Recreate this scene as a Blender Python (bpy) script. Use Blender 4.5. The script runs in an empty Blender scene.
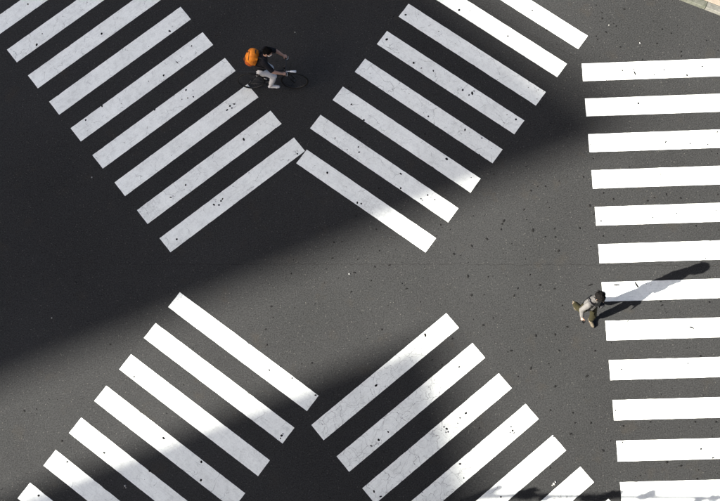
import bpy, bmesh, math, random
from mathutils import Vector, Matrix, Euler, noise, Quaternion
random.seed(7)
S = bpy.context.scene
COL = S.collection
R = math.radians

# ------------------------------------------------------------------ camera
FPX, TILT, ROLL, CAMH = 1177.19, 0.258577, -0.159632, 26.4968
CX, CY = 360.0, 250.5
_c, _s = math.cos(TILT), math.sin(TILT)
_R = Vector((1, 0, 0)); _U = Vector((0, _c, _s)); _F = Vector((0, _s, -_c))
_cr, _sr = math.cos(ROLL), math.sin(ROLL)
camR = _R * _cr + _U * _sr
camU = -_R * _sr + _U * _cr
cam = bpy.data.cameras.new('camera')
cam.sensor_fit = 'HORIZONTAL'; cam.sensor_width = 36.0
cam.lens = FPX / 720.0 * 36.0
cam.clip_start = 0.5; cam.clip_end = 3000
cam_o = bpy.data.objects.new('camera', cam)
COL.objects.link(cam_o)
m = Matrix((camR, camU, -_F)).transposed().to_4x4()
m.translation = Vector((0, 0, CAMH))
cam_o.matrix_world = m
S.camera = cam_o

# ------------------------------------------------------------------ sky, sun, exposure
SUN_EL, SHADOW_AZ = R(30.0), R(12.2)          # shadows run along +x, slightly +y
w = bpy.data.worlds.new('World'); S.world = w; w.use_nodes = True
nt = w.node_tree
sky = nt.nodes.new('ShaderNodeTexSky'); sky.sky_type = 'NISHITA'; sky.sun_disc = False
sky.sun_elevation = SUN_EL; sky.sun_rotation = R(90 - (180 + 12.2)) % (2 * math.pi)
sky.air_density = 0.7; sky.dust_density = 5.0; sky.ozone_density = 1.0
nt.links.new(sky.outputs[0], nt.nodes['Background'].inputs[0])
nt.nodes['Background'].inputs[1].default_value = 0.05
sl = bpy.data.lights.new('sun', 'SUN'); sl.energy = 5.0; sl.angle = R(0.53); sl.color = (1.0, 0.95, 0.87)
so = bpy.data.objects.new('sun', sl); COL.objects.link(so)
SD = Vector((math.cos(SHADOW_AZ), math.sin(SHADOW_AZ), 0))
ldir = SD * math.cos(SUN_EL) + Vector((0, 0, -math.sin(SUN_EL)))
so.rotation_euler = ldir.to_track_quat('-Z', 'Y').to_euler()
so.location = (-40, -10, 40)
vs = S.view_settings
vs.view_transform = 'Standard'; vs.look = 'None'; vs.gamma = 1.0; vs.use_curve_mapping = False
vs.exposure = 2.4
S.cycles.use_denoising = True
S.cycles.max_bounces = 6

def ground_at(px, py, z=0.0):
    """the point of the place seen at a spot of the photograph, at height z"""
    x, y = px - CX, py - CY
    d = camR * (x / FPX) - camU * (y / FPX) + _F
    return Vector((0, 0, CAMH)) + d * ((CAMH - z) / -d.z)

# ------------------------------------------------------------------ material helpers
def mat(name, color=(.5, .5, .5), rough=.6, spec=.3, metal=0.0):
    m = bpy.data.materials.new(name); m.use_nodes = True
    b = m.node_tree.nodes['Principled BSDF']
    b.inputs['Base Color'].default_value = (*color, 1)
    b.inputs['Roughness'].default_value = rough
    b.inputs['Specular IOR Level'].default_value = spec
    b.inputs['Metallic'].default_value = metal
    return m
class NT:
    def __init__(s, m): s.t = m.node_tree; s.b = s.t.nodes['Principled BSDF']
    def n(s, k, **kw):
        o = s.t.nodes.new('ShaderNode' + k)
        for a, v in kw.items():
            if a.startswith('i_'):
                key = a[2:]; key = int(key) if key.isdigit() else key.replace('_', ' ')
                o.inputs[key].default_value = v
            else: setattr(o, a, v)
        return o
    def l(s, a, b): s.t.links.new(a, b)
    def math(s, op, a, b=None, clamp=False):
        o = s.n('Math', operation=op, use_clamp=clamp)
        for i, v in enumerate((a, b)):
            if v is None: continue
            if hasattr(v, 'links'): s.l(v, o.inputs[i])
            else: o.inputs[i].default_value = v
        return o.outputs[0]
    def mix(s, fac, a, b):
        o = s.n('Mix', data_type='RGBA')
        for i, v in ((0, fac), (6, a), (7, b)):
            if hasattr(v, 'links'): s.l(v, o.inputs[i])
            else: o.inputs[i].default_value = v if i == 0 else (*v, 1)
        return o.outputs[2]
    def rng(s, v, a, b, c=0., d=1.):
        o = s.n('MapRange', clamp=True); s.l(v, o.inputs[0])
        for i, q in enumerate((a, b, c, d)): o.inputs[i + 1].default_value = q
        return o.outputs[0]
    def noise(s, vec, scale, detail=3, rough=.55, dist=0.):
        o = s.n('TexNoise'); s.l(vec, o.inputs['Vector'])
        o.inputs['Scale'].default_value = scale; o.inputs['Detail'].default_value = detail
        o.inputs['Roughness'].default_value = rough; o.inputs['Distortion'].default_value = dist
        return o.outputs['Fac']
    def bump(s, h, strength, dist):
        o = s.n('Bump'); o.inputs['Strength'].default_value = strength; o.inputs['Distance'].default_value = dist
        s.l(h, o.inputs['Height']); s.l(o.outputs[0], s.b.inputs['Normal'])

def asphalt_material():
    m = mat('asphalt', rough=.95, spec=.02); t = NT(m)
    co = t.n('TexCoord').outputs['Object']
    fine = t.noise(co, 34, 3, .75)
    grit = t.n('TexVoronoi', i_Scale=30.0); t.l(co, grit.inputs['Vector'])
    med = t.noise(co, 6, 4, .6)
    broad = t.noise(co, .55, 4, .55)
    lane = t.noise(co, .16, 2, .5)
    v = t.math('ADD', t.math('MULTIPLY', t.math('SUBTRACT', fine, .5), 2.3), t.math('MULTIPLY', t.math('SUBTRACT', med, .5), .22))
    v = t.math('ADD', v, t.math('MULTIPLY', t.math('SUBTRACT', broad, .5), .30))
    v = t.math('ADD', v, t.math('MULTIPLY', t.math('SUBTRACT', lane, .5), .55))
    v = t.math('ADD', v, 1.0)
    base = t.n('RGB'); base.outputs[0].default_value = (.0266, .0273, .0273, 1)
    mul = t.n('VectorMath', operation='SCALE'); t.l(base.outputs[0], mul.inputs[0]); t.l(v, mul.inputs['Scale'])
    # pale and rusty stone chips in the binder
    wn = t.n('TexWhiteNoise', noise_dimensions='3D'); t.l(grit.outputs['Position'], wn.inputs['Vector'])
    chip = t.math('MULTIPLY', t.rng(wn.outputs['Value'], .955, .965), t.rng(grit.outputs['Distance'], .38, .25))
    c1 = t.mix(t.math('MULTIPLY', chip, .55), mul.outputs[0], (.09, .088, .08))
    pit = t.math('MULTIPLY', t.rng(wn.outputs['Value'], .06, .05), t.rng(grit.outputs['Distance'], .4, .25))
    c2 = t.mix(t.math('MULTIPLY', pit, .6), c1, (.012, .012, .012))
    rust = t.math('MULTIPLY', t.rng(t.noise(co, 1.6, 3, .6), .60, .75), .35)
    c3 = t.mix(rust, c2, (.036, .032, .026))
    t.l(c3, t.b.inputs['Base Color'])
    t.bump(t.math('ADD', fine, t.math('MULTIPLY', grit.outputs['Distance'], .4)), .35, .006)
    return m

def paint_material():
    m = mat('road_paint', rough=.75, spec=.2); t = NT(m)
    co0 = t.n('TexCoord').outputs['Object']
    rnd = t.n('ObjectInfo').outputs['Random']
    off = t.n('CombineXYZ'); t.l(t.math('MULTIPLY', rnd, 37.), off.inputs[0]); t.l(t.math('MULTIPLY', rnd, 91.), off.inputs[1])
    add = t.n('VectorMath', operation='ADD'); t.l(co0, add.inputs[0]); t.l(off.outputs[0], add.inputs[1])
    co = add.outputs[0]
    crack = t.n('Attribute', attribute_type='OBJECT', attribute_name='crack').outputs['Fac']
    broad = t.noise(co, 1.3, 4, .6); fine = t.noise(co, 26, 4, .7); med = t.noise(co, 7, 3, .6)
    # long faint rake marks of the paint machine
    st = t.n('Mapping'); st.inputs['Scale'].default_value = (1.2, 28, 1); t.l(co, st.inputs[0])
    streak = t.noise(st.outputs[0], 1.0, 3, .6)
    dirt = t.math('ADD', t.rng(broad, .35, .75, 0, .22), t.rng(fine, .42, .85, 0, .30))
    dirt = t.math('ADD', dirt, t.rng(med, .48, .8, 0, .3))
    dirt = t.math('ADD', dirt, t.rng(streak, .5, .8, 0, .16), clamp=True)
    c = t.mix(dirt, (.77, .80, .765), (.33, .345, .33))
    # paint worn through to the stones here and there
    pits = t.math('MULTIPLY', t.rng(t.noise(co, 34, 3, .6), .70, .74), t.rng(t.noise(co, 2.2, 3, .6), .50, .66))
    c = t.mix(t.math('MULTIPLY', pits, .85), c, (.05, .05, .05))
    # scratches and scuffs from tyres, in loose bands
    for ang, sc, th in ((.5, (3.0, 46, 1), .69), (-.9, (4.0, 60, 1), .70), (1.4, (2.6, 52, 1), .71)):
        mp = t.n('Mapping'); mp.inputs['Rotation'].default_value = (0, 0, ang); mp.inputs['Scale'].default_value = sc
        wv = t.n('VectorMath', operation='ADD'); t.l(co, wv.inputs[0])
        t.l(wv.outputs[0], mp.inputs[0])
        sn = t.noise(mp.outputs[0], 1.0, 2, .5, .6)
        gt = t.rng(t.noise(co, 1.9 + ang, 3, .6), .52, .66)
        c = t.mix(t.math('MULTIPLY', t.math('MULTIPLY', t.rng(sn, th, th + .06), gt), .6), c, (.08, .08, .08))
    flecks = t.math('MULTIPLY', t.rng(t.noise(co, 60, 2, .5), .66, .70), t.rng(t.noise(co, 3.1, 4, .65), .54, .68))
    c = t.mix(t.math('MULTIPLY', flecks, .8), c, (.04, .04, .04))
    wear = t.rng(t.noise(co, .8, 5, .7), .55, .75, 0, .45)
    c = t.mix(t.math('MULTIPLY', wear, t.rng(fine, .35, .65)), c, (.20, .205, .20))
    # cracks
    dn = t.n('TexNoise', i_Scale=3.5, i_Detail=4.0); t.l(co, dn.inputs['Vector'])
    dv = t.n('VectorMath', operation='MULTIPLY_ADD'); t.l(dn.outputs['Color'], dv.inputs[0]); dv.inputs[1].default_value = (.42, .42, 0); t.l(co, dv.inputs[2])
    def cracks(scale, width, thresh):
        vo = t.n('TexVoronoi', feature='DISTANCE_TO_EDGE', i_Scale=scale); vo.voronoi_dimensions = '2D'; t.l(dv.outputs[0], vo.inputs['Vector'])
        ln = t.rng(vo.outputs['Distance'], width, width * .25)
        gate = t.noise(co, 5.5, 3, .6)
        g = t.math('SUBTRACT', t.math('ADD', gate, t.math('MULTIPLY', crack, .42)), thresh)
        return t.math('MULTIPLY', ln, t.rng(g, 0., .08))
    k = t.math('MAXIMUM', cracks(4.6, .021, .76), cracks(1.7, .010, .62))
    c = t.mix(t.math('MULTIPLY', k, .58), c, (.04, .04, .042))
    t.l(c, t.b.inputs['Base Color'])
    t.bump(t.math('SUBTRACT', fine, k), .25, .003)
    return m

def simple_noise_material(name, a, b, scale, rough=.8, spec=.2, bump=.0, dist=.01):
    m = mat(name, a, rough, spec); t = NT(m)
    co = t.n('TexCoord').outputs['Object']
    nz = t.noise(co, scale, 4, .6)
    t.l(t.mix(t.rng(nz, .3, .7), a, b), t.b.inputs['Base Color'])
    if bump: t.bump(nz, bump, dist)
    return m

M = dict(
    asphalt=asphalt_material(), paint=paint_material(),
    ground=simple_noise_material('far_ground', (.05, .05, .048), (.07, .068, .064), .4),
    gum=simple_noise_material('gum', (.002, .002, .002), (.006, .006, .0055), 9),
    tar=simple_noise_material('tar', (.007, .007, .007), (.017, .017, .0165), 5),
    kerb=simple_noise_material('kerb_concrete', (.075, .076, .066), (.125, .123, .110), 14, bump=.3),
    moss=simple_noise_material('kerb_mossy', (.045, .050, .037), (.085, .087, .072), 10, bump=.3),
    tile=simple_noise_material('paving_tile', (.170, .142, .110), (.215, .185, .148), 9, bump=.2),
    grout=simple_noise_material('grout', (.055, .05, .042), (.08, .074, .064), 20),
    skin=simple_noise_material('skin', (.36, .205, .145), (.43, .255, .18), 12, .55, .35),
    hair=simple_noise_material('black_hair', (.003, .0028, .0026), (.006, .0054, .005), 60, .85, .04, .5),
    tee_black=simple_noise_material('black_cotton', (.010, .010, .012), (.018, .018, .021), 40, .9, .1),
    trouser_grey=simple_noise_material('light_grey_cloth', (.46, .46, .465), (.56, .56, .56), 25, .9, .1),
    orange=simple_noise_material('orange_nylon', (.84, .27, .016), (.58, .15, .010), 7, .6, .3),
    orange_deep=simple_noise_material('deep_orange_nylon', (.50, .10, .010), (.32, .06, .008), 14, .6, .3),
    dark_nylon=simple_noise_material('black_nylon', (.012, .012, .014), (.022, .022, .024), 30, .7, .2),
    shirt=simple_noise_material('pale_grey_cloth', (.070, .068, .065), (.092, .089, .085), 22, .9, .1),
    olive=simple_noise_material('olive_cloth', (.011, .0100, .0045), (.018, .016, .0075), 20, .9, .1),
    shoe=simple_noise_material('pale_shoe', (.045, .037, .025), (.075, .064, .045), 20, .7, .2),
    sole=simple_noise_material('dark_sole', (.015, .014, .013), (.03, .028, .026), 20, .8, .2),
    white_cloth=simple_noise_material('white_cloth', (.74, .74, .74), (.80, .80, .80), 30, .9, .1),
    scrap=simple_noise_material('paper_scrap', (.20, .20, .19), (.30, .30, .28), 60),
    eye=mat('eye_white', (.7, .7, .68), .3), iris=mat('iris', (.02, .012, .008), .2), lip=mat('lip', (.36, .14, .11), .5),
    black_metal=simple_noise_material('black_enamel', (.010, .010, .011), (.016, .016, .017), 40, .4, .4),
    steel=mat('steel', (.5, .5, .5), .35, .5, 1.0), rubber=simple_noise_material('rubber', (.010, .010, .010), (.018, .018, .017), 40, .85, .2),
    chrome=mat('bright_alloy', (.72, .72, .72), .4, .5, .6),
    lamp_body=mat('pale_plastic', (.72, .72, .72), .4, .4),
    bark=simple_noise_material('bark', (.06, .045, .032), (.11, .085, .06), 18, bump=.6, dist=.02),
    leaf=simple_noise_material('leaf', (.045, .085, .022), (.075, .115, .035), 3, .6, .3),
    concrete=simple_noise_material('tower_concrete', (.30, .29, .27), (.36, .35, .33), .6),
    glass=mat('tower_glass', (.03, .04, .05), .08, .6),
    pole=simple_noise_material('pole_grey', (.30, .30, .29), (.36, .36, .35), 6, .5, .4),
    lens=mat('signal_lens', (.10, .02, .02), .3, .5), lens_g=mat('signal_lens_green', (.02, .09, .06), .3, .5), lens_y=mat('signal_lens_amber', (.12, .08, .01), .3, .5),
)
for k in ('shirt', 'tee_black', 'olive', 'trouser_grey'):
    M[k].node_tree.nodes['Principled BSDF'].inputs['Sheen Weight'].default_value = .0

# ------------------------------------------------------------------ object helpers
def mesh_obj(name, verts, faces, material, parent=None, smooth=False):
    me = bpy.data.meshes.new(name); me.from_pydata([tuple(v) for v in verts], [], faces); me.update()
    return link(name, me, material, parent, smooth)
def link(name, me, material, parent=None, smooth=False):
    if material is not None:
        me.materials.clear(); me.materials.append(material)
    if smooth: me.polygons.foreach_set('use_smooth', [True] * len(me.polygons))
    o = bpy.data.objects.new(name, me); COL.objects.link(o)
    if parent: o.parent = parent
    return o
def empty(name, loc=(0, 0, 0), rot=(0, 0, 0), order='XYZ'):
    o = bpy.data.objects.new(name, None); COL.objects.link(o); o.location = loc
    o.rotation_mode = order; o.rotation_euler = rot; o.empty_display_size = .2
    return o
def tag(o, label=None, cat=None, group=None, kind=None):
    if label: o['label'] = label
    if cat: o['category'] = cat
    if group: o['group'] = group
    if kind: o['kind'] = kind
    return o
class MB:
    """collects shapes into one mesh"""
    def __init__(s): s.v = []; s.f = []
    def add(s, v, f):
        k = len(s.v); s.v += [Vector(q) for q in v]; s.f += [tuple(i + k for i in q) for q in f]; return s
    def box(s, lo, hi, mtx=None):
        x0, y0, z0 = lo; x1, y1, z1 = hi
        v = [Vector(q) for q in ((x0,y0,z0),(x1,y0,z0),(x1,y1,z0),(x0,y1,z0),(x0,y0,z1),(x1,y0,z1),(x1,y1,z1),(x0,y1,z1))]
        if mtx: v = [mtx @ q for q in v]
        return s.add(v, [(0,3,2,1),(4,5,6,7),(0,1,5,4),(1,2,6,5),(2,3,7,6),(3,0,4,7)])
    def tube(s, path, r, n=10, closed=False):
        path = [Vector(p) for p in path]; L = len(path)
        rr = r if isinstance(r, (list, tuple)) else [r] * L
        v = []; prev = None
        for i, p in enumerate(path):
            a = path[(i - 1) % L] if closed or i else p; b = path[(i + 1) % L] if closed or i < L - 1 else p
            t = (b - a).normalized()
            if prev is None:
                u = t.orthogonal().normalized()
            else:
                u = (prev - t * prev.dot(t)).normalized()
            prev = u; q = t.cross(u)
            v += [p + (u * math.cos(2*math.pi*k/n) + q * math.sin(2*math.pi*k/n)) * rr[i] for k in range(n)]
        f = []
        for i in range(L if closed else L - 1):
            j = (i + 1) % L
            for k in range(n): f.append((i*n+k, i*n+(k+1)%n, j*n+(k+1)%n, j*n+k))
        if not closed: f += [tuple(range(n))[::-1], tuple((L-1)*n+k for k in range(n))]
        return s.add(v, f)
    def capsule(s, p0, p1, r0, r1, flat0=False, flat1=False, n=14):
        p0 = Vector(p0); p1 = Vector(p1); t = p1 - p0
        if t.length < 1e-6: t = Vector((0, 0, 1e-5))
        t = t.normalized(); u = t.orthogonal().normalized(); q = t.cross(u)
        prof = []
        if flat0: prof.append((p0, r0))
        else: prof += [(p0 - t * r0 * math.cos(a), r0 * math.sin(a)) for a in (.2, .6, 1.0, 1.35)] + [(p0, r0)]
        if flat1: prof.append((p1, r1))
        else: prof += [(p1, r1)] + [(p1 + t * r1 * math.cos(a), r1 * math.sin(a)) for a in (1.35, 1.0, .6, .2)]
        v = []
        for c, r in prof: v += [c + (u * math.cos(2*math.pi*k/n) + q * math.sin(2*math.pi*k/n)) * r for k in range(n)]
        f = []
        for i in range(len(prof) - 1):
            for k in range(n): f.append((i*n+k, i*n+(k+1)%n, (i+1)*n+(k+1)%n, (i+1)*n+k))
        f += [tuple(range(n))[::-1], tuple((len(prof)-1)*n+k for k in range(n))]
        return s.add(v, f)
    def chain(s, pts, rs):
        for i in range(len(pts) - 1): s.capsule(pts[i], pts[i+1], rs[i], rs[i+1])
        return s
    def ell(s, c, ax, mtx=None, n=18, h=11):
        v = []; c = Vector(c)
        for i in range(h + 1):
            a = math.pi * (i + .04 if i == 0 else i - .04 if i == h else i) / h
            for k in range(n):
                p = Vector((ax[0]*math.sin(a)*math.cos(2*math.pi*k/n), ax[1]*math.sin(a)*math.sin(2*math.pi*k/n), -ax[2]*math.cos(a)))
                v.append(c + (mtx @ p if mtx else p))
        f = []
        for i in range(h):
            for k in range(n): f.append((i*n+k, i*n+(k+1)%n, (i+1)*n+(k+1)%n, (i+1)*n+k))
        f += [tuple(range(n))[::-1], tuple(h*n+k for k in range(n))]
        return s.add(v, f)
    def build(s, name, material, parent=None, smooth=True):
        return mesh_obj(name, s.v, s.f, material, parent, smooth)
    def skin(s, name, material, parent=None, voxel=.009, wrinkle=0., wscale=10., smooth_it=3):
        """melts all the shapes into one continuous surface"""
        me = bpy.data.meshes.new('tmp'); me.from_pydata([tuple(v) for v in s.v], [], s.f); me.update()
        o = bpy.data.objects.new('tmp', me); COL.objects.link(o)
        r = o.modifiers.new('r', 'REMESH'); r.mode = 'VOXEL'; r.voxel_size = voxel
        sm = o.modifiers.new('s', 'SMOOTH'); sm.factor = .5; sm.iterations = smooth_it
        dg = bpy.context.evaluated_depsgraph_get(); ev = o.evaluated_get(dg)
        out = bpy.data.meshes.new_from_object(ev)
        bpy.data.objects.remove(o); bpy.data.meshes.remove(me)
        if wrinkle:
            cos = [v.co.copy() for v in out.vertices]; nrm = [v.normal.copy() for v in out.vertices]; flat = []
            for p, q in zip(cos, nrm):
                flat.extend(p + q * (wrinkle * (noise.noise(p * wscale) + .5 * noise.noise(p * wscale * 2.3 + Vector((5, 1, 2))))))
            out.vertices.foreach_set('co', flat); out.update()
        out.name = name
        return link(name, out, material, parent, True)

# ------------------------------------------------------------------ setting: ground, road
def sheet(name, x0, y0, x1, y1, z, material):
    o = mesh_obj(name, [(x0,y0,z),(x1,y0,z),(x1,y1,z),(x0,y1,z)], [(0,1,2,3)], material)
    o['kind'] = 'structure'; return o
sheet('ground', -1200, -1200, 1200, 1200, -.012, M['ground'])
road = sheet('road', -45, -45, 45, 45, 0, M['asphalt'])

def ribbon(name, pts, width, z, material, parent, jit=.006, step=.06):
    rnd = random.Random(len(pts) * 13 + int(width * 1000))
    dense = []
    for a, b in zip(pts[:-1], pts[1:]):
        n = max(1, int((b - a).length / step))
        dense += [a.lerp(b, i / n) for i in range(n)]
    dense.append(pts[-1])
    v = []; f = []
    for i, p in enumerate(dense):
        t = (dense[min(i+1, len(dense)-1)] - dense[max(i-1, 0)]).normalized(); nn = Vector((-t.y, t.x, 0))
        o = rnd.uniform(-jit, jit); wd = width * rnd.uniform(.35, 1.1) * .5
        v += [Vector((p.x, p.y, z)) + nn * (o + wd), Vector((p.x, p.y, z)) + nn * (o - wd)]
        if i: f.append((2*i-2, 2*i-1, 2*i+1, 2*i))
    return mesh_obj(name, v, f, material, parent)
seam_px = [(-60, 226), (0, 239), (30, 248), (60, 258), (90, 263), (150, 264.5), (300, 264), (480, 264.5), (600, 265), (720, 266), (800, 267)]
ribbon('road_seam', [ground_at(*q) for q in seam_px], .014, .0022, M['tar'], road, .018)
ribbon('road_seam', [ground_at(*q) for q in [(500, 18), (545, 43), (582, 60)]], .012, .0022, M['tar'], road)

# ------------------------------------------------------------------ zebra crossings
# start corner, direction, step along the stripe per row, stripe length, row pitch, width, side of the next row, rows, crack
def crossing(label, org, ang, length, pitch, width, skew, skew2, side, rows, crack, seed, trim=None):
    root = empty('zebra_crossing', (org[0], org[1], 0), (0, 0, 0))
    tag(root, label, 'crosswalk', 'zebra crossings of the scramble junction')
    rnd = random.Random(seed)
    d = Vector((math.cos(ang), math.sin(ang), 0)); nn = Vector((-d.y, d.x, 0)) * side
    for k in rows:
        L = length + (skew2 - skew) * k
        base = nn * (k * pitch) + d * (skew * k)
        if trim and k in trim: L -= trim[k]; base = base + d * trim[k]
        def edge(a, b, n):
            return [a.lerp(b, i / n) for i in range(n)]
        x1, y1 = L, width * side
        c = [Vector((0, 0, 0)), Vector((x1, 0, 0)), Vector((x1, y1, 0)), Vector((0, y1, 0))]
        out = edge(c[0], c[1], 56) + edge(c[1], c[2], 7) + edge(c[2], c[3], 56) + edge(c[3], c[0], 7)
        ph = rnd.uniform(0, 50)
        out = [p + Vector((noise.noise(Vector((p.x * 9, p.y * 9, ph))), noise.noise(Vector((p.x * 9, p.y * 9, ph + 9))), 0)) * .0055 for p in out]
        if rnd.random() < .5:      # a chipped spot in the edge
            i = rnd.randrange(3, 52); out[i] += Vector((0, side * .008, 0))
        n = len(out)
        if side < 0: out = out[::-1]
        v = [(p.x, p.y, .004) for p in out] + [(p.x, p.y, -.001) for p in out]
        f = [tuple(range(n))] + [(i, n + i, n + (i + 1) % n, (i + 1) % n) for i in range(n)]
        o = mesh_obj('stripe', v, f, M['paint'], root)
        o.location = base; o.rotation_euler = (0, 0, ang)
        o['crack'] = crack + rnd.uniform(-.15, .15)
crossing('shaded diagonal zebra crossing whose stripe ends pass under the cyclist\'s rear wheel',
         (-7.8161, 13.5096), .5129, 3.9809, .9014, .4371, .0188, .0194, -1, range(-3, 8), .36, 1)
crossing('diagonal zebra crossing ahead of the cyclist, running from deep shade into sun beside the kerb',
         (-1.3582, 9.5692), -.7857, 4.0391, .898, .4216, .0084, .0079, 1, range(0, 8), .38, 2, {0: .27})
crossing('sunlit straight zebra crossing with horizontal stripes, stepped onto by the walker',
         (5.9887, 10.7284), -.1319, 4.0, .902, .4526, .0129, 0.0129, -1, range(0, 15), .2, 3)
crossing('diagonal zebra crossing in the bottom left corner, half in sun and half in shade',
         (-4.2837, 6.7044), -.7946, 4.052, .8988, .4333, .0032, -.0009, -1, range(0, 9), .32, 4)
crossing('diagonal zebra crossing at the bottom centre with the most cracked paint',
         (-1.7028, 3.1842), .5353, 3.9841, .9031, .4415, -.0029, .0028, -1, range(0, 8), .74, 5)

# ------------------------------------------------------------------ kerb and pavement corner
K0, K1 = ground_at(681, .5), ground_at(720, 15.5)
kd = (K1 - K0).normalized(); kn = Vector((-kd.y, kd.x, 0))
if kn.y < 0: kn = -kn
kang = math.atan2(kd.y, kd.x)
# the kerb line bends gently round the corner: points along it, s metres from K0
def kerb_pt(s, off):
    bend = -.012 * s * abs(s) if s < 0 else 0.0
    a = kang - .05 * max(-s, 0)*0
    return K0 + kd * s + kn * (off + (.035 * s * s if s < 0 else .0))
pv = []
svals = [-14 + i * .5 for i in range(60)]
front = [kerb_pt(s, .165) for s in svals]
back = [kerb_pt(s, .165) + kn * 14 for s in svals]
v = [(p.x, p.y, .112) for p in front] + [(p.x, p.y, .112) for p in back] + [(p.x, p.y, 0) for p in front]
n = len(svals)
f = [(i, i+1, n+i+1, n+i) for i in range(n-1)] + [(2*n+i, 2*n+i+1, i+1, i) for i in range(n-1)]
pavement = mesh_obj('pavement', v, f, M['grout']); pavement['kind'] = 'structure'
sj = .60
joints = [sj + .62 * k for k in range(-9, 12)]
for i, (a, b) in enumerate(zip(joints[:-1], joints[1:])):
    p0, p1 = kerb_pt(a + .006, 0), kerb_pt(b - .006, 0)
    t = (p1 - p0); L = t.length; mb = MB()
    w_, h_, c_ = .16, .125, .016
    prof = [(0, -.02), (0.006, h_ - c_), (c_, h_), (w_, h_), (w_, -.02)]
    vs_ = [(x, y, z) for x in (0, L) for (y, z) in prof]; q = len(prof)
    fs_ = [(j, q + j, q + j + 1, j + 1) for j in range(q - 1)] + [tuple(range(q)), tuple(q + j for j in range(q))[::-1]]
    o = mesh_obj('kerbstone', vs_, fs_, M['moss'] if i == 8 else M['kerb'], pavement)
    o.location = p0; o.rotation_euler = (0, 0, math.atan2(t.y, t.x))
tile_me = None
rt = random.Random(5)
for r_ in range(6):
    for c_ in range(-8, 14):
        s0 = .93 + c_ * .45 + (.0 if r_ % 2 == 0 else .225)
        p = kerb_pt(s0, .172 + r_ * .305)
        if tile_me is None:
            g = .440; h = .295; e = .008; z = .012
            vv = [(0,0,-.01),(g,0,-.01),(g,h,-.01),(0,h,-.01),(e,e,z),(g-e,e,z),(g-e,h-e,z),(e,h-e,z)]
            ff = [(4,5,6,7),(0,1,5,4),(1,2,6,5),(2,3,7,6),(3,0,4,7)]
            o = mesh_obj('paving_tile', vv, ff, M['tile'], pavement); tile_me = o.data
        else:
            o = bpy.data.objects.new('paving_tile', tile_me); COL.objects.link(o); o.parent = pavement
        q = kerb_pt(s0 + .44, .172 + r_ * .305)
        o.location = (p.x, p.y, .112 + rt.uniform(-.001, .002)); o.rotation_euler = (0, 0, math.atan2(q.y - p.y, q.x - p.x))

# ------------------------------------------------------------------ towers down the street, whose shadows lie over the junction
def tower(label, tip, h, e1_ang, e1_len, e2_ang, e2_len, floors):
    """tower whose roof corner casts its shadow at tip; two facade directions"""
    c = Vector((tip[0], tip[1], 0)) - SD * (h / math.tan(SUN_EL))
    e1 = Vector((math.cos(R(e1_ang)), math.sin(R(e1_ang)), 0)); e2 = Vector((math.cos(R(e2_ang)), math.sin(R(e2_ang)), 0))
    root = empty('office_tower', c); tag(root, label, 'building')
    q = [Vector((0,0,0)), e1 * e1_len, e1 * e1_len + e2 * e2_len, e2 * e2_len]
    area = sum(q[i].x * q[(i+1)%4].y - q[(i+1)%4].x * q[i].y for i in range(4))
    if area < 0: q = [q[0], q[3], q[2], q[1]]
    v = [p for p in q] + [p + Vector((0,0,h)) for p in q]
    mesh_obj('wall', v, [(0,1,5,4),(1,2,6,5),(2,3,7,6),(3,0,4,7)], M['concrete'], root)
    ctr = sum(q, Vector()) / 4
    mesh_obj('roof', [p.lerp(ctr, .02) + Vector((0,0,h - .9)) for p in q], [(0,1,2,3)], M['ground'], root)
    fh = h / floors
    for k in range(floors):
        mb = MB()
        z0, z1 = k * fh + 1.0, k * fh + fh - .7
        for i in range(4):
            a, b = q[i], q[(i+1) % 4]; t = (b - a).normalized(); nn = Vector((t.y, -t.x, 0)) * .03; L = (b - a).length
            nb = max(2, int(L / 3.2)); bw = L / nb
            for j in range(nb):
                s0, s1 = a + t * (j * bw + .35) + nn, a + t * ((j + 1) * bw - .35) + nn
                mb.add([s0 + Vector((0,0,z0)), s1 + Vector((0,0,z0)), s1 + Vector((0,0,z1)), s0 + Vector((0,0,z1))], [(0,1,2,3)])
        mb.build('window_band', M['glass'], root, False)
tower('tall pale concrete office tower up the street, throwing the broad upper shadow', (7.0, 8.93), 66, 128.7, 45, 193.5, 40, 17)
tower('lower pale concrete office tower down the street, throwing the lower shadow', (1.45, 4.85), 48, -82, 45, 193.5, 30, 12)

# unseen block below the viewpoint, added to cut sky light from the south
def block(label, lo, hi, h, floors):
    root = empty('sky_screen_building', (lo[0], lo[1], 0)); tag(root, label, 'building')
    w_, d_ = hi[0] - lo[0], hi[1] - lo[1]
    MB().box((0, 0, 0), (w_, d_, h)).build('wall', M['concrete'], root, False)
    MB().box((-.25, -.25, h), (w_ + .25, d_ + .25, h + .5)).build('parapet', M['concrete'], root, False)
    fh = h / floors
    for k in range(floors):
        nb = int(w_ / 3.2); bw = w_ / nb
        for j in range(nb):
            MB().box((j*bw + .5, d_ - .02, k*fh + .9), ((j+1)*bw - .5, d_ + .05, k*fh + fh - .6)).build('window', M['glass'], root, False)
        nb = int(d_ / 3.2); bw = d_ / nb
        for j in range(nb):
            MB().box((-.05, j*bw + .5, k*fh + .9), (.02, (j+1)*bw - .5, k*fh + fh - .6)).build('window', M['glass'], root, False)
block('unseen pale concrete office building added below the viewpoint to cut sky light', (-7.5, -24), (32, -4.6), 25.2, 7)

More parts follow.
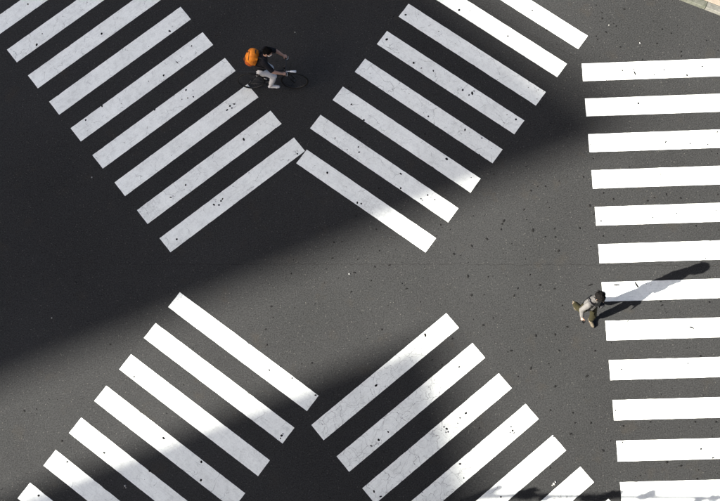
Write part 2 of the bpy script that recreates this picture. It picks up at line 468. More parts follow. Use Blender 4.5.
# ------------------------------------------------------------------ gum and dirt on the road
SPOTS = [(36.7,44.7,3),(42.3,33.7,1.5),(101.7,33.7,2),(28,4,2),(169.7,31,2.2),(163.7,75.3,2),(102,106,2.2),(85.7,120,1.8),(154.7,109.7,2.2),(186,90,2.2),
(187.7,98,1.5),(193.3,96.7,1.5),(230,106,2.6),(227,110,1.8),(234.3,104,1.8),(232,108,1.4),(191.7,45.7,1.5),(177.3,62.3,1.6),
(405.7,14.7,2),(386.7,39.3,2.4),(413.7,62.7,2.4),(433.3,70.7,2),(462.7,90,2.4),(472.3,93.3,3),(469,95,1.6),(474,91,1.6),(428.3,116.3,2),(465,129.7,2.2),
(446.7,159,2.4),(363.7,120,2),(351.3,104.3,2),(459,10,2.2),(297.3,153.7,2),(243.7,139.3,2.4),(358.3,147,1.8),(622.3,70.3,2.2),(634.7,73,2.4),(633.5,69,1.4),
(664,70,1.8),(687,75.3,1.8),(681,51.7,2),(681,56,1.6),(638.3,103.3,2.4),(665.7,142,2),(717.3,132,2),(707.7,144.3,1.8),(532.3,10.3,1.8),(507.7,36,2),(516,119.3,2.4),
(481.7,138,1.8),(605.7,32,2),(616,26,1.6),(602,18.3,1.8),(624,9,1.6),(671,33.3,1.8),(662,29.3,1.4),(656.7,43.3,1.6),(597.3,39.3,1.6),
(170.7,197.3,2),(185.7,185,2),(176.7,239.3,2),(214,204.7,2.4),(221,201,2.2),(219,205,1.8),(222.5,199,1.6),(76,282,1.8),(327.3,172.7,2),(357.3,202.7,2),(361.3,203.7,2),
(400.7,188.3,1.8),(400.7,173.7,1.8),(427.7,195,2),(421,198.7,1.5),(354.3,272.7,2.4),(389.3,265.3,2.2),(332,258.3,1.8),(333.7,242.3,1.8),(374.7,267,1.8),(371,280.7,1.5),
(406.3,288.7,2),(467.7,276.3,2.2),(453.7,254,2),(471.7,246,2.2),(471.3,295.3,2),(291,273.7,1.8),(271,306.7,2),(265.3,329.3,1.8),(381.7,329.7,1.8),(376.3,229.3,2),
(532.7,230.3,2.8),(503.7,221,2.4),(502,224,2),(501,229.3,1.8),(486.7,239,2),(524,209.7,2),(530.7,190.7,2),(545.3,186.3,2),(579.7,228,2.2),(558.3,251,2.2),(545,236.7,1.6),
(555.3,237,1.8),(613.3,199,2.2),(583.3,177,1.8),(589.7,205.7,2.2),(603.3,193,1.8),(601,221,2),(603,236,1.8),(654.3,197.7,1.8),(666.3,194.3,2),(660.7,174.3,1.6),
(540,285,2),(514,295.7,2.2),(554.3,288.7,1.8),(517.7,288.3,1.6),(590.3,285,2.8),(616.7,285,2.8),(636.7,285,3),(660.3,301.3,2.2),(661.7,305.3,1.8),(709.3,302,2),
(691.7,327.7,3.2),(483,325.3,2),(567,327,1.8),(493,318,1.6),(110,344.3,2),(24,411,2),(61.7,441.3,2),(67.3,462,2.4),(104.3,453,2),(38.7,495.7,2),(163.7,438.3,2.2),
(201.3,462,2),(201,480.3,2.2),(149.7,471,2),(134.3,376.7,1.6),(269.3,370.3,2),(292,378.3,2),(311.7,363,2),(315.7,395.3,2),(281.7,435.7,2.2),(280.5,438.5,1.6),(283,434,1.4),
(378.7,440,3),(371.3,446,1.8),(425.3,335,2.6),(374,491.7,2.2),(380.7,496.7,2),(376,385.7,2.4),(446.7,429,2.6),(444,427,1.8),(448,432,1.8),(446,432.5,1.4),(466,413.3,2),
(460,418,1.4),(266.7,345,2),(459.3,367,2),(452.3,338.7,1.8),(460,464,1.8),(586.7,376.3,2.2),(570.7,434,2.6),(590.7,423,2.2),(575,423,1.8),(603,450.7,1.8),(555,386.7,2),
(559,350.7,1.8),(535.7,335.7,2.4),(555,334.7,2),(530.7,368.3,2),(511,350.7,2),(550.3,410.3,1.6),(623.3,426.3,2),(595,350.7,1.8),(700.3,356,2),(695,422,2),(716,422,1.8),
(650.3,422,1.8),(681,466,2.2),(666.7,462.3,2.2),(701,449,1.8),(512.7,430.7,2.8),(511,427,1.8),(514,433,1.6),(510,432.5,1.4),(697,479,2),(713,458,1.8)]
rg = random.Random(11)
spots = [(x, y, s) for x, y, s in SPOTS]
for _ in range(850):
    x, y = rg.uniform(-60, 790), rg.uniform(-50, 545)
    spots.append((x, y, rg.choice((.45, .5, .55, .6, .7, .9, 1.2)) * (1.3 if x > 330 else .8)))
LONG = {(590.3,285): 10, (616.7,285): -10, (636.7,285): -70, (691.7,327.7): -30, (634.7,73): -80, (177.3,62.3): -60}
v = []; f = []
for x, y, s in spots:
    p = ground_at(x, y); r0 = (s if s < 2.5 else 2.5) * .5 * (.0275 if rg.random() < .4 else .0225)
    nn = 7; a0 = rg.uniform(0, 6.28); k = len(v); st = rg.uniform(1.0, 1.5); sa = rg.uniform(0, 3.14)
    if (x, y) in LONG: st = 2.4; sa = R(LONG[(x, y)]); r0 *= 1.05
    ca, sn = math.cos(sa), math.sin(sa)
    for ring, z in ((1.0, .0), (.92, .0062), (.5, .0085)):
        for i in range(nn):
            rr = r0 * ring * (1 + .38 * noise.noise(Vector((math.cos(a0 + i*.9) * 1.5, math.sin(a0 + i*.9) * 1.5, x * .37 + y))))
            ux, uy = rr * st * math.cos(i/nn*6.283), rr / math.sqrt(st) * math.sin(i/nn*6.283)
            v.append((p.x + ux*ca - uy*sn, p.y + ux*sn + uy*ca, z))
    for q in range(2):
        for i in range(nn): f.append((k+q*nn+i, k+q*nn+(i+1)%nn, k+(q+1)*nn+(i+1)%nn, k+(q+1)*nn+i))
    f.append(tuple(k + 2*nn + i for i in range(nn)))
gum = mesh_obj('gum_spots', v, f, M['gum'])
tag(gum, 'black spots of trodden gum and grit dotted over road and stripes', None, None, 'stuff')
v = []; f = []
for x, y, s in ((349.3,274,1.8),(51.7,318,1.6),(91.7,177.3,1.6),(295,32.3,1.4),(125,486,2.0),(554,484,2.6),(555.5,482,1.6),(552.5,485.5,1.4),(640,43,1.6),(126,488,1.4),(609,25,1.2)):
    p = ground_at(x, y); r0 = s * .5 * .0245; k = len(v)
    for z, ring in ((0, 1), (.010, .85), (.016, .4)):
        for i in range(6):
            rr = r0 * ring * rg.uniform(.7, 1.2); v.append((p.x + rr*math.cos(i*1.047), p.y + rr*math.sin(i*1.047), z))
    for q in range(2):
        for i in range(6): f.append((k+q*6+i, k+q*6+(i+1)%6, k+(q+1)*6+(i+1)%6, k+(q+1)*6+i))
    f.append(tuple(k + 12 + i for i in range(6)))
tag(mesh_obj('litter', v, f, M['scrap']), 'tiny white scraps of litter scattered on the asphalt', None, None, 'stuff')

# ------------------------------------------------------------------ people
def basis(fwd, up):
    f_ = Vector(fwd).normalized(); u_ = Vector(up); l_ = u_.cross(f_).normalized(); u_ = f_.cross(l_)
    return Matrix((f_, l_, u_)).transposed()
def head_shapes(mb, c, B):
    """skull, jaw, nose, ears: c is the centre of the head, B its axes (forward, left, up)"""
    T = lambda x, y, z: Vector(c) + B @ Vector((x, y, z))
    mb.ell(T(-.008, 0, .022), (.098, .077, .098), B)
    mb.ell(T(.022, 0, -.045), (.068, .060, .075), B)
    mb.ell(T(.058, 0, -.092), (.030, .034, .024), B)
    mb.capsule(T(.090, 0, .005), T(.112, 0, -.032), .010, .015)
    for s in (-1, 1):
        mb.ell(T(-.004, s * .080, -.010), (.020, .010, .034), B)
        mb.ell(T(.070, s * .034, .018), (.022, .026, .012), B)
        mb.ell(T(.060, s * .040, -.040), (.026, .022, .026), B)
def face_parts(c, B, parent, mouth=True):
    T = lambda x, y, z: Vector(c) + B @ Vector((x, y, z))
    for s in (-1, 1):
        e = MB().ell(T(.080, s * .033, -.004), (.011, .014, .009), B).build('eye', M['eye'], parent)
        MB().ell(T(.0895, s * .033, -.004), (.004, .006, .006), B).build('iris', M['iris'], e)
        MB().capsule(T(.090, s * .018, .020), T(.080, s * .052, .020), .005, .004).build('eyebrow', M['hair'], parent)
    if mouth: MB().ell(T(.092, 0, -.066), (.008, .024, .007), B).build('mouth', M['lip'], parent)
def hair_shapes(mb, c, B, n=70, seed=3, long_=0., big=1.):
    T = lambda x, y, z: Vector(c) + B @ (Vector((x, y, z)) * big)
    mb.ell(T(-.018, 0, .034), (.104*big, .088*big, .100*big), B)
    mb.ell(T(-.050, 0, -.010), (.066*big, .080*big, .085 + long_), B)
    r = random.Random(seed)
    for _ in range(n):
        a = r.uniform(-math.pi, math.pi); e = r.uniform(-.15, 1.45)
        if abs(a) < .9 and e < .45: continue
        d = Vector((math.cos(a) * math.cos(e), math.sin(a) * math.cos(e), math.sin(e)))
        p = Vector((-.018 + d.x * .104, d.y * .087, .030 + d.z * .102))
        q = p + Vector((d.x * .012 + r.uniform(-.02, .02), d.y * .012 + r.uniform(-.02, .02), -.028 * (1 - d.z)))
        mb.capsule(T(*p), T(*q), .013, .007, n=8)
def relaxed_hand(mb, wrist, B, side, curl=.6):
    """B: forward along the fingers, left = across the knuckles, up = back of the hand; side +1 puts the thumb on +left"""
    T = lambda x, y, z: Vector(wrist) + B @ Vector((x, y, z))
    mb.capsule(T(-.02, 0, 0), T(.02, 0, 0), .024, .026)
    for i in range(4): mb.capsule(T(.015, (.022 - i*.0145) * side, 0), T(.085, (.030 - i*.020) * side, 0), .017, .0115)
    for i, L in enumerate((.068, .078, .072, .056)):
        y = (.030 - i * .020) * side
        p = [T(.085, y, 0)]; a = .15; x, z = .085, 0.
        for k, q in enumerate((.42, .33, .25)):
            a += curl * (.5 + .25 * k); x += math.cos(a) * L * q; z -= math.sin(a) * L * q; p.append(T(x, y * 1.04, z))
        mb.chain(p, [.0098, .009, .0083, .0072])
    mb.chain([T(.012, .022 * side, -.008), T(.045, .046 * side, -.020), T(.072, .050 * side, -.034), T(.092, .044 * side, -.044)], [.014, .0115, .010, .008])
def grip_hand(mb, bar, axis, side, wrist):
    """hand closed round a bar; bar: centre of the grip, axis: unit along the bar pointing outwards"""
    bar = Vector(bar); ax = Vector(axis); fw = Vector((1, 0, 0)); up = Vector((0, 0, 1))
    at = lambda o, ang, r: bar + ax * o + (fw * math.cos(ang) + up * math.sin(ang)) * r
    for i in range(4):
        o = -.032 + i * .0215
        mb.capsule(Vector(wrist).lerp(at(o, 2.3, .032), .35), at(o, 2.2, .034), .018, .013)
        mb.chain([at(o, 2.2, .032), at(o, 1.2, .031), at(o, .1, .029), at(o, -.9, .028), at(o, -1.7, .026)], [.0112, .0102, .0096, .009, .008])
    mb.chain([at(-.035, 2.6, .036), at(-.046, 3.3, .036), at(-.044, 4.1, .030), at(-.034, 4.8, .028)], [.014, .0115, .010, .008])
    mb.capsule(wrist, at(0, 2.4, .036), .023, .026)
def shoe(parent, ankle, toe, up, label=None):
    """ankle joint, point at the tip of the toe, up from the sole"""
    a, t = Vector(ankle), Vector(toe); u = Vector(up).normalized()
    B = basis(t - a - u * (t - a).dot(u), u); L = (t - a).dot(B.col[0])
    base = t - u * .0 - B.col[0] * L
    T = lambda x, y, z: Vector((base + B @ Vector((x, y, z))))
    mb = MB()
    mb.capsule(T(-.045, 0, .028), T(L * .45, 0, .026), .036, .040)
    mb.capsule(T(L * .45, .004, .024), T(L - .035, 0, .018), .042, .034)
    mb.capsule(T(L * .62, -.012, .018), T(L - .045, -.008, .016), .036, .030)
    mb.capsule(T(-.02, 0, .040), T(-.01, 0, .085), .036, .038)
    mb.capsule(T(.0, 0, .075), T(L * .45, 0, .035), .034, .030)
    s = mb.skin('shoe', M['shoe'], parent, voxel=.008, smooth_it=2)
    mb = MB()
    out = []
    for k in range(20):
        an = k / 20 * 6.283; x = (L + .085) * .5 * math.cos(an) + (L - .075) * .5; y = (.046 if x > L * .3 else .040) * math.sin(an)
        out.append((x, y))
    mb.add([T(x, y, z) for z in (-.018, .006) for x, y in out], [tuple(range(20))[::-1], tuple(range(20, 40))] + [(k, (k+1) % 20, 20 + (k+1) % 20, 20 + k) for k in range(20)])
    mb.build('sole', M['sole'], s)
    return s

# ------------------------------------------------------------------ the walker
def V(*a): return Vector(a)
walker = empty('person', (4.78, 4.70, 0), (0, 0, R(-70)))
tag(walker, 'walker in pale grey shirt and olive trousers striding at the edge of the sunlit crossing', 'person')
pel = V(.00, .02, .90); che = V(.012, .08, 1.22); nek = V(.02, .125, 1.41); hed = V(.035, .165, 1.545)
shR, shL = V(.035, -.085, 1.365), V(-.015, .285, 1.375)
elR, haR = V(.03, -.225, 1.10), V(.165, -.265, .90)
elL, haL = V(-.055, .345, 1.12), V(.06, .315, .92)
hiR, hiL = V(-.01, -.075, .88), V(.01, .115, .88)
knR, anR = V(-.03, -.09, .49), V(-.285, -.095, .235)
knL, anL = V(.185, .085, .49), V(.225, .055, .095)
HB = basis((.86, .10, -.50), (.5, 0, .86))
body = MB()
head_shapes(body, hed, HB)
body.capsule(nek - V(0, 0, .04), hed - V(.015, 0, .05), .056, .052)
body.ell(che, (.105, .155, .17)); body.ell(pel.lerp(che, .15), (.10, .145, .15)); body.capsule(pel, che, .11, .11)
body.capsule(shR, shL, .055, .055)
for a, b, c in ((shR, elR, haR), (shL, elL, haL)): body.capsule(a, b, .048, .038); body.capsule(b, c, .038, .027)
for a, b, c in ((hiR, knR, anR), (hiL, knL, anL)): body.capsule(a, b, .078, .052); body.capsule(b, c.lerp(b, .65), .052, .052); body.capsule(c.lerp(b, .65), c, .052, .036)
relaxed_hand(body, haR, basis(V(.45, -.1, -.9), V(.2, -.95, .1)), 1, .75)
relaxed_hand(body, haL, basis(V(.35, 0, -.93), V(.1, .98, .1)), -1, .7)
bd = body.skin('body', M['skin'], walker, voxel=.0068, smooth_it=2)
face_parts(hed, HB, bd)
hb = MB(); hair_shapes(hb, hed, HB, 110, 4, .015, 1.14); hb.skin('hair', M['hair'], walker, voxel=.008, smooth_it=1, wrinkle=.004, wscale=45)
sb = MB()
sb.ell(che, (.128, .180, .19)); sb.ell(che + V(-.01, 0, .10), (.105, .185, .10)); sb.ell(pel.lerp(che, .3), (.125, .165, .16))
sb.capsule(pel + V(0, 0, .0), che, .138, .128, flat0=True)
sb.capsule(shR, shL, .068, .068); sb.capsule(che + V(0, 0, .12), nek - V(0, 0, .0), .10, .066, flat1=True)
for a, b, c in ((shR, elR, haR), (shL, elL, haL)):
    sb.capsule(a, b, .072, .058); e = b.lerp(c, .86); sb.capsule(b, e, .058, .044, flat1=True)
st = sb.skin('shirt', M['shirt'], walker, voxel=.009, wrinkle=.007, wscale=9, smooth_it=2)
# collar and cuffs
for s in (-1, 1):
    pts = [nek + V(-.062 * math.cos(a), s * .066 * math.sin(a), -.012 - .02 * (1 - math.cos(a))) for a in [i * .35 for i in range(9)]]
    MB().tube(pts, .014, 8).build('collar', M['shirt'], st)
tb = MB()
tb.ell(pel + V(0, 0, -.01), (.125, .158, .12)); tb.capsule(pel + V(0, 0, .07), pel, .128, .132, flat0=True)
for a, b, c in ((hiR, knR, anR), (hiL, knL, anL)):
    tb.capsule(a, b, .100, .078); e = b.lerp(c, .84); tb.capsule(b, e, .080, .066, flat1=True)
tb.skin('trousers', M['olive'], walker, voxel=.009, wrinkle=.008, wscale=8, smooth_it=2)
shoe(walker, anL, anL + V(.175, -.01, -.075), (.0, 0, 1))
shoe(walker, anR, anR + V(.135, 0, -.185), (.80, 0, .62))
# bag at the hip, with a strap over the shoulder
bag = empty('shoulder_bag', (4.78, 4.70, 0), (0, 0, R(-70)))
tag(bag, 'small black shoulder bag hanging at the walker\'s hip', 'bag')
bb = MB(); bc = V(.10, .235, .93)
for dx in (-.07, .07):
    for dz in (-.055, .055): bb.capsule(bc + V(dx, -.02, dz), bc + V(dx, .02, dz), .03, .03)
bb.box(bc - V(.095, .045, .075), bc + V(.095, .045, .075))
bb.skin('pouch', M['dark_nylon'], bag, voxel=.008, smooth_it=3)
MB().box(bc + V(-.088, .047, -.005), bc + V(.088, .056, .078)).build('flap', M['dark_nylon'], bag, False)
MB().tube([bc + V(-.05, -.02, .07), V(.02, .215, 1.10), V(.135, .14, 1.22), V(.130, .02, 1.34), V(.06, -.055, 1.452), V(-.05, -.06, 1.43), V(-.125, .05, 1.28), V(-.115, .16, 1.12), bc + V(-.08, 0, .07)], .013, 8).build('strap', M['dark_nylon'], bag)
ph = MB().box((-.006, -.036, -.072), (.006, .036, .072), Matrix.Translation(haR + V(.075, -.0, -.085)) @ Euler((R(10), R(-25), R(20))).to_matrix().to_4x4()).build('phone', M['dark_nylon'], None, False)
ph.location = (4.78, 4.70, 0); ph.rotation_euler = (0, 0, R(-70))
tag(ph, 'small dark flat phone held in the walker\'s lowered hand', 'phone')

# ------------------------------------------------------------------ the bicycle
BLOC = (-1.938, 11.455, 0); BROT = (R(-9.0), 0, R(-9.8))
bike = empty('bicycle', BLOC, BROT)
tag(bike, 'black city bicycle ridden past the striped road markings in the shade', 'bicycle')
WB, RW = 1.045, .335
fr = MB()
bbk, seat_top, head_t, head_b = V(.445, 0, .285), V(.300, 0, .78), V(.855, 0, .84), V(.895, 0, .70)
fr.tube([bbk, seat_top], .016); fr.tube([seat_top + V(.012, 0, -.07), head_t + V(.008, 0, -.03)], .016); fr.tube([bbk, head_b], .019)
fr.tube([head_t, head_b], .021)
for s in (-1, 1):
    fr.tube([bbk + V(-.02, s*.03, 0), V(0, s*.062, RW)], .0095); fr.tube([seat_top + V(0, s*.016, -.03), V(0, s*.062, RW)], .0085)
fr.ell(bbk, (.026, .038, .026))
fr.build('frame', M['black_metal'], bike)
fk = MB()
for s in (-1, 1): fk.tube([head_b + V(.002, s*.045, -.02), head_b + V(.05, s*.055, -.16), V(WB, s*.052, RW)], .0115)
fk.tube([head_b + V(.002, -.05, -.015), head_b + V(.002, .05, -.015)], .017)
fk.build('fork', M['black_metal'], bike)
def wheel(x):
    we = MB().ell((0, 0, 0), (.022, .045, .022)).build('wheel', M['black_metal'], bike); we.location = (x, 0, RW)
    circ = lambda r, n=48: [(r*math.cos(i/n*2*math.pi), 0, r*math.sin(i/n*2*math.pi)) for i in range(n)]
    MB().tube(circ(RW - .019), .019, 10, True).build('tyre', M['rubber'], we)
    MB().tube(circ(RW - .038), .011, 8, True).build('rim', M['black_metal'], we)
    for i in range(24):
        a = i / 24 * 2 * math.pi; b = a + (.5 if i % 2 else -.5); s = .028 if i % 4 < 2 else -.028
        MB().tube([(.02*math.cos(b), s, .02*math.sin(b)), ((RW-.04)*math.cos(a), 0, (RW-.04)*math.sin(a))], .0009, 4).build('spoke', M['black_metal'], we)
    return we
wheel(0); wheel(WB)
MB().tube([seat_top, V(.285, 0, .865)], .0135).build('seat_post', M['chrome'], bike)
sd = MB(); sd.ell((.235, 0, .895), (.085, .078, .028)); sd.capsule((.27, 0, .897), (.43, 0, .895), .042, .022); sd.skin('saddle', M['dark_nylon'], bike, voxel=.008)
hbar_c = V(.905, 0, 1.015)
MB().tube([head_t, head_t + V(-.02, 0, .10), hbar_c], .0145).build('stem', M['black_metal'], bike)
hbr = MB().tube([hbar_c + V(-.03, -.28, 0), hbar_c + V(-.015, -.18, .002), hbar_c + V(0, -.05, 0), hbar_c, hbar_c + V(0, .05, 0), hbar_c + V(-.015, .18, .002), hbar_c + V(-.03, .28, 0)], .0125).build('handlebar', M['black_metal'], bike)
for s in (-1, 1):
    MB().tube([hbar_c + V(-.019, s*.19, .001), hbar_c + V(-.031, s*.292, 0)], .0172, 12).build('grip', M['rubber'], hbr)
    MB().tube([hbar_c + V(.0, s*.165, -.012), hbar_c + V(.035, s*.20, -.022), hbar_c + V(.03, s*.27, -.03)], .006, 6).build('brake_lever', M['chrome'], hbr)
    cable = [hbar_c + V(.02, s*.16, -.01), hbar_c + V(.10, s*.09, .03), hbar_c + V(.09, s*.02, -.09), head_b + V(.04, s*.02, .02)]
    MB().tube(cable, .0035, 6).build('brake_cable', M['rubber'], hbr)
lp = MB(); lp.capsule(hbar_c + V(.11, -.15, -.025), hbar_c + V(.235, -.15, -.030), .022, .030, flat1=True); lp.box(hbar_c + V(-.005, -.16, -.030), hbar_c + V(.12, -.14, -.012))
lp.build('headlight', M['lamp_body'], bike)
MB().tube([hbar_c + V(.232, -.15, -.030), hbar_c + V(.240, -.15, -.030)], .026, 14).build('lamp_glass', M['chrome'], bike)
ca = -.48
cr = MB(); cdir = V(math.cos(ca), 0, math.sin(ca))
cr.tube([bbk + V(0, -.052, 0), bbk + V(0, -.058, 0) + cdir * .168], .010, 8); cr.tube([bbk + V(0, .052, 0), bbk + V(0, .058, 0) - cdir * .168], .010, 8); cr.tube([bbk - V(0, .055, 0), bbk + V(0, .055, 0)], .012)
cr.build('crank', M['chrome'], bike)
circ = [(bbk.x + .088*math.cos(i/32*6.2832), -.046, bbk.z + .088*math.sin(i/32*6.2832)) for i in range(32)]
rg_ = MB().tube(circ, .006, 6, True)
for i in range(5): rg_.tube([bbk + V(0, -.046, 0), bbk + V(.085*math.cos(i*1.2566), -.046, .085*math.sin(i*1.2566))], .006, 6)
rg_.build('chainring', M['black_metal'], bike)
MB().tube([V(0, -.046, RW+.04), V(bbk.x, -.046, bbk.z+.09)], .004, 6).tube([V(0, -.046, RW-.04), V(bbk.x, -.046, bbk.z-.09)], .004, 6).build('chain', M['black_metal'], bike)
circ = [(.04*math.cos(i/20*6.2832), -.046, RW + .04*math.sin(i/20*6.2832)) for i in range(20)]
MB().tube(circ, .007, 6, True).build('sprocket', M['black_metal'], bike)
pedR = bbk + V(0, -.115, 0) + cdir * .168; pedL = bbk + V(0, .115, 0) - cdir * .168
for p in (pedR, pedL): MB().box(p - V(.045, .045, .011), p + V(.045, .045, .011)).build('pedal', M['rubber'], bike, False)
MB().box((-.30, -.03, .745), (-.29, .03, .785)).box((-.292, -.006, .755), (-.0, .006, .767)).tube([(-.005, 0, .76), (.29, 0, .74)], .007, 6).build('rear_reflector_bracket', M['black_metal'], bike, False)
# ------------------------------------------------------------------ the cyclist
rider = empty('person', BLOC, BROT)
tag(rider, 'cyclist in black shirt and light grey trousers riding with an orange backpack', 'person')
pel = V(.285, 0, 1.005); che = V(.375, 0, 1.275); nek = V(.455, 0, 1.47); hed = V(.535, .0, 1.585)
shR, shL = V(.435, -.185, 1.415), V(.435, .185, 1.415)
elR, elL = V(.63, -.285, 1.185), V(.66, .29, 1.20)
wrR, wrL = V(.825, -.255, 1.060), V(.825, .25, 1.060)
hiR, hiL = V(.295, -.095, .975), V(.295, .095, .975)
knR, knL = V(.585, -.105, .715), V(.515, .065, .790)
anR, anL = V(.475, -.118, .265), V(.275, .118, .530)
anR = pedR + V(-.115, .0, .115); anL = pedL + V(-.11, 0, .115)
HB = basis((.88, -.26, -.40), (.40, -.05, .86))
body = MB(); head_shapes(body, hed, HB)
body.capsule(nek - V(.01, 0, .05), hed - V(.03, 0, .05), .056, .052)
body.ell(che, (.10, .15, .17)); body.ell(pel, (.11, .145, .12)); body.capsule(pel, che, .11, .11); body.capsule(shR, shL, .055, .055)
for a, b, c in ((shR, elR, wrR), (shL, elL, wrL)): body.capsule(a, b, .050, .040); body.capsule(b, b.lerp(c, .3), .042, .042); body.capsule(b.lerp(c, .3), c, .042, .028)
for a, b, c in ((hiR, knR, anR), (hiL, knL, anL)): body.capsule(a, b, .080, .054); body.capsule(b, c.lerp(b, .65), .052, .053); body.capsule(c.lerp(b, .65), c, .053, .036)
grip_hand(body, hbar_c + V(-.026, -.24, 0), V(-.1, -.995, 0), -1, wrR); grip_hand(body, hbar_c + V(-.026, .24, 0), V(-.1, .995, 0), 1, wrL)
bd = body.skin('body', M['skin'], rider, voxel=.0068, smooth_it=2)
face_parts(hed, HB, bd, False)
T = lambda x, y, z: hed + HB @ V(x, y, z)
mk = MB(); mk.ell(T(.052, 0, -.058), (.058, .064, .052), HB); mk.capsule(T(.09, 0, -.03), T(.095, 0, -.06), .025, .022)
mask = mk.skin('face_mask', M['white_cloth'], rider, voxel=.008)
for s in (-1, 1): MB().tube([T(.06, s*.055, -.035), T(.03, s*.078, -.02), T(-.012, s*.088, .0)], .003, 6).build('ear_loop', M['white_cloth'], mask)
hb = MB(); hair_shapes(hb, hed, HB, 90, 9, .02); hb.skin('hair', M['hair'], rider, voxel=.008, smooth_it=1, wrinkle=.004, wscale=45)
sb = MB(); sb.ell(che, (.128, .178, .19)); sb.ell(pel.lerp(che, .25), (.13, .165, .15)); sb.capsule(pel + V(-.01, 0, -.06), che, .168, .13, flat0=True); sb.ell(pel + V(.02, 0, .0), (.165, .178, .10))
sb.capsule(shR, shL, .068, .068); sb.capsule(che + V(.03, 0, .1), nek - V(.01, 0, .02), .10, .066, flat1=True)
for a, b in ((shR, elR), (shL, elL)): sb.capsule(a, a.lerp(b, .95), .076, .060, flat1=True)
sb.skin('shirt', M['tee_black'], rider, voxel=.009, wrinkle=.007, wscale=9, smooth_it=2)
tb = MB(); tb.ell(pel, (.13, .165, .12)); tb.capsule(pel + V(.01, 0, .06), pel, .13, .135, flat0=True)
for a, b, c in ((hiR, knR, anR), (hiL, knL, anL)): tb.capsule(a, b, .104, .080); tb.capsule(b, b.lerp(c, .86), .080, .062, flat1=True)
tb.skin('trousers', M['trouser_grey'], rider, voxel=.009, wrinkle=.008, wscale=8, smooth_it=2)
PALE = M['shoe']; M['shoe'] = M['trouser_grey']
shoe(rider, anR, pedR + V(.10, 0, .030), (0, 0, 1)); shoe(rider, anL, pedL + V(.10, 0, .030), (0, 0, 1))
# ------------------------------------------------------------------ backpack
bp = empty('backpack', BLOC, BROT)
tag(bp, 'round bright orange backpack on the cyclist\'s back', 'backpack')
ax_up = (nek - pel).normalized(); PB = basis(V(0, 0, 1).cross(V(0, 1, 0)) * 1.0, (0, 0, 1))
PB = basis(V(ax_up.z, 0, -ax_up.x), ax_up)            # forward, left, up along the back
pc = che + PB @ V(-.235, 0, .03)
T = lambda x, y, z: pc + PB @ V(x, y, z)
pk = MB()
pk.ell(T(-.02, 0, .02), (.155, .175, .215), PB); pk.ell(T(.0, 0, -.06), (.145, .170, .17), PB); pk.box((-.02, -.13, -.16), (.10, .13, .14), Matrix.Translation(pc) @ PB.to_4x4())
pb = pk.skin('pouch', M['orange'], bp, voxel=.009, wrinkle=.012, wscale=7, smooth_it=4)
pq = MB(); pq.ell(T(-.115, 0, -.06), (.062, .120, .110), PB); pq.skin('front_pocket', M['orange'], bp, voxel=.008, wrinkle=.004, wscale=14)
zp = [T(-.105 - .02*math.sin(a), .150*math.cos(a)*.93, .03 + .135*math.sin(a)) for a in [i/14*math.pi for i in range(15)]]
MB().tube(zp, .006, 6).build('zip', M['dark_nylon'], pb)
zp = [T(-.158 - .012*math.sin(a), .095*math.cos(a), -.055 + .045*math.sin(a)) for a in [i/10*math.pi for i in range(11)]]
MB().tube(zp, .006, 6).build('zip', M['dark_nylon'], pb)
MB().tube([T(-.165, -.125, -.10), T(-.188, -.04, -.03), T(-.185, .05, .03), T(-.155, .13, .085)], .007, 6).build('compression_strap', M['dark_nylon'], bp)
pl = MB(); pl.ell(T(-.03, 0, -.135), (.150, .172, .105), PB); pl.skin('base_panel', M['orange_deep'], bp, voxel=.009, wrinkle=.006, wscale=12)
MB().ell(T(-.148, .03, .115), (.016, .030, .024), PB).build('badge', M['dark_nylon'], bp)
MB().tube([T(.02, -.04, .225), T(.005, -.03, .262), T(.005, .03, .262), T(.02, .04, .225)], .011, 8).build('carry_handle', M['dark_nylon'], bp)
for s in (-1, 1):
    pts = [T(.09, s*.085, .16), nek + V(-.075, s*.10, -.005), nek + V(.01, s*.115, .0), che + V(.125, s*.125, .10), che + V(.135, s*.14, -.03), che + V(.05, s*.185, -.12), T(.09, s*.14, -.16)]
    MB().tube(pts, [.013, .02, .021, .021, .017, .011, .011], 8).build('shoulder_strap', M['dark_nylon'], bp)
    MB().tube([che + V(.144, s*.128, .08), che + V(.150, s*.138, -.01)], .006, 6).build('strap_piping', M['white_cloth'], bp)

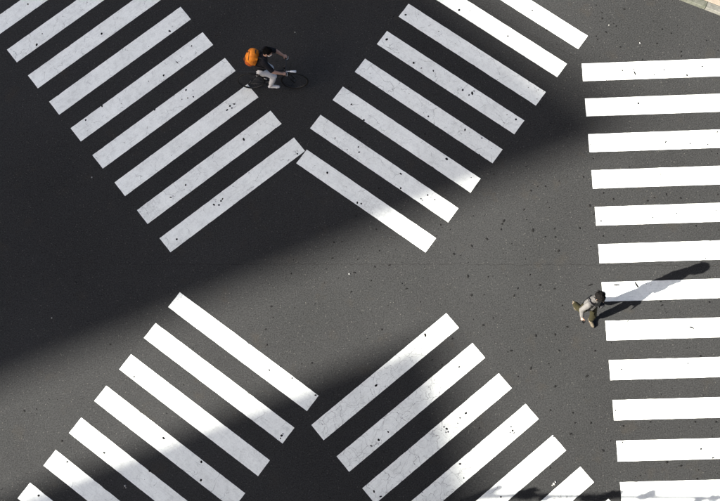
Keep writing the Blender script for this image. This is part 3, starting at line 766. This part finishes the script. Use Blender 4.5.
# ------------------------------------------------------------------ street tree and signal mast by the near kerb, whose shadows reach in
def street_tree(loc, label, seed, crown_c, crown_r, nleaf, tips):
    root = empty('street_tree', loc); tag(root, label, 'tree', 'street trees by the near kerb')
    r = random.Random(seed); cc = Vector(crown_c)
    tk = MB().tube([(0,0,0), (.03,.02,.5), (.0,.03,1.1), cc*.8], [.07,.06,.05,.03], 10)
    tk.build('trunk', M['bark'], root)
    lb = MB(); ends = []
    for i in range(14):
        d = Vector((r.gauss(0,1), r.gauss(0,1), r.gauss(.2,.7))).normalized()
        e = cc + Vector((d.x*crown_r[0], d.y*crown_r[1], d.z*crown_r[2])) * r.uniform(.6, .95); ends.append(e)
    ends += [Vector(t) for t in tips]
    for e in ends:
        s = cc * r.uniform(.55, .85); mid = s.lerp(e, .5) + Vector((0,0,.15)); lb.tube([s, mid, e], [.02,.013,.006], 6)
    lb.build('limbs', M['bark'], root)
    lv = []; lf = []
    for _ in range(nleaf):
        e = r.choice(ends); p = e + Vector((r.gauss(0,.06), r.gauss(0,.025), r.gauss(0,.02)))
        if r.random() < .4: p = cc.lerp(p, r.uniform(.3, 1)) + Vector((r.gauss(0,.2), r.gauss(-.2,.12), r.gauss(-.15,.1)))
        a = Euler((r.uniform(-1,1), r.uniform(-1,1), r.uniform(0,6.28))).to_matrix(); s = r.uniform(.03, .07); k = len(lv)
        lv += [p + a @ Vector(q) * s for q in ((-1,0,0),(0,-.5,.1),(1,0,0),(0,.5,.1))]; lf.append((k,k+1,k+2,k+3))
    o = mesh_obj('crown', lv, lf, M['leaf'], root)
def under(px, py, h):   # where something at height h stands if its shadow falls at a spot
    g = ground_at(px, py) - SD * (h / math.tan(SUN_EL)); return Vector((g.x, g.y, h))
tp = [under(520, 494, 2.5), under(531, 491.5, 2.4), under(528, 496.5, 2.4), under(545, 498.5, 2.3), under(590, 498, 2.4), under(606, 496, 2.3), under(615, 494, 2.3), under(600, 499, 2.4)]
tl = V(tp[0].x + .6, tp[0].y - 2.3, 0)
street_tree(tl, 'young street tree at the near kerb, its longest twigs shading the asphalt', 21, (0, 0, 2.1), (1.1, .9, .6), 2200, [t - tl for t in tp])
tp = [under(651, 494, 2.5), under(644, 497, 2.4), under(716, 498, 2.5), under(700, 499, 2.4)]
tl2 = V(tp[2].x - .3, tp[2].y - 2.4, 0)
street_tree(tl2, 'young street tree at the near kerb, its crown shading the last stripe', 22, (0, 0, 2.1), (1.0, .9, .6), 2000, [t - tl2 for t in tp])
a, b = under(480, 495.5, 5.6), under(790, 498.5, 5.6)
mast = empty('signal_mast', (a.x, a.y, 0)); tag(mast, 'grey signal mast with a long horizontal arm by the near kerb', 'traffic light')
MB().tube([(0,0,0), (0,0,5.9)], [.09,.07], 14).build('pole', M['pole'], mast)
MB().tube([(0,0,5.6), b - V(a.x, a.y, 0)], [.05,.035], 10).build('arm', M['pole'], mast)
hd = MB().box((-.17, -.12, 4.2), (.17, .12, 5.2)).build('signal_head', M['pole'], mast, False)
for i, mm in enumerate((M['lens_g'], M['lens_y'], M['lens'])): MB().tube([(0, -.12, 4.4 + i*.3), (0, -.145, 4.4 + i*.3)], .12, 16).build('signal_lens', mm, hd)
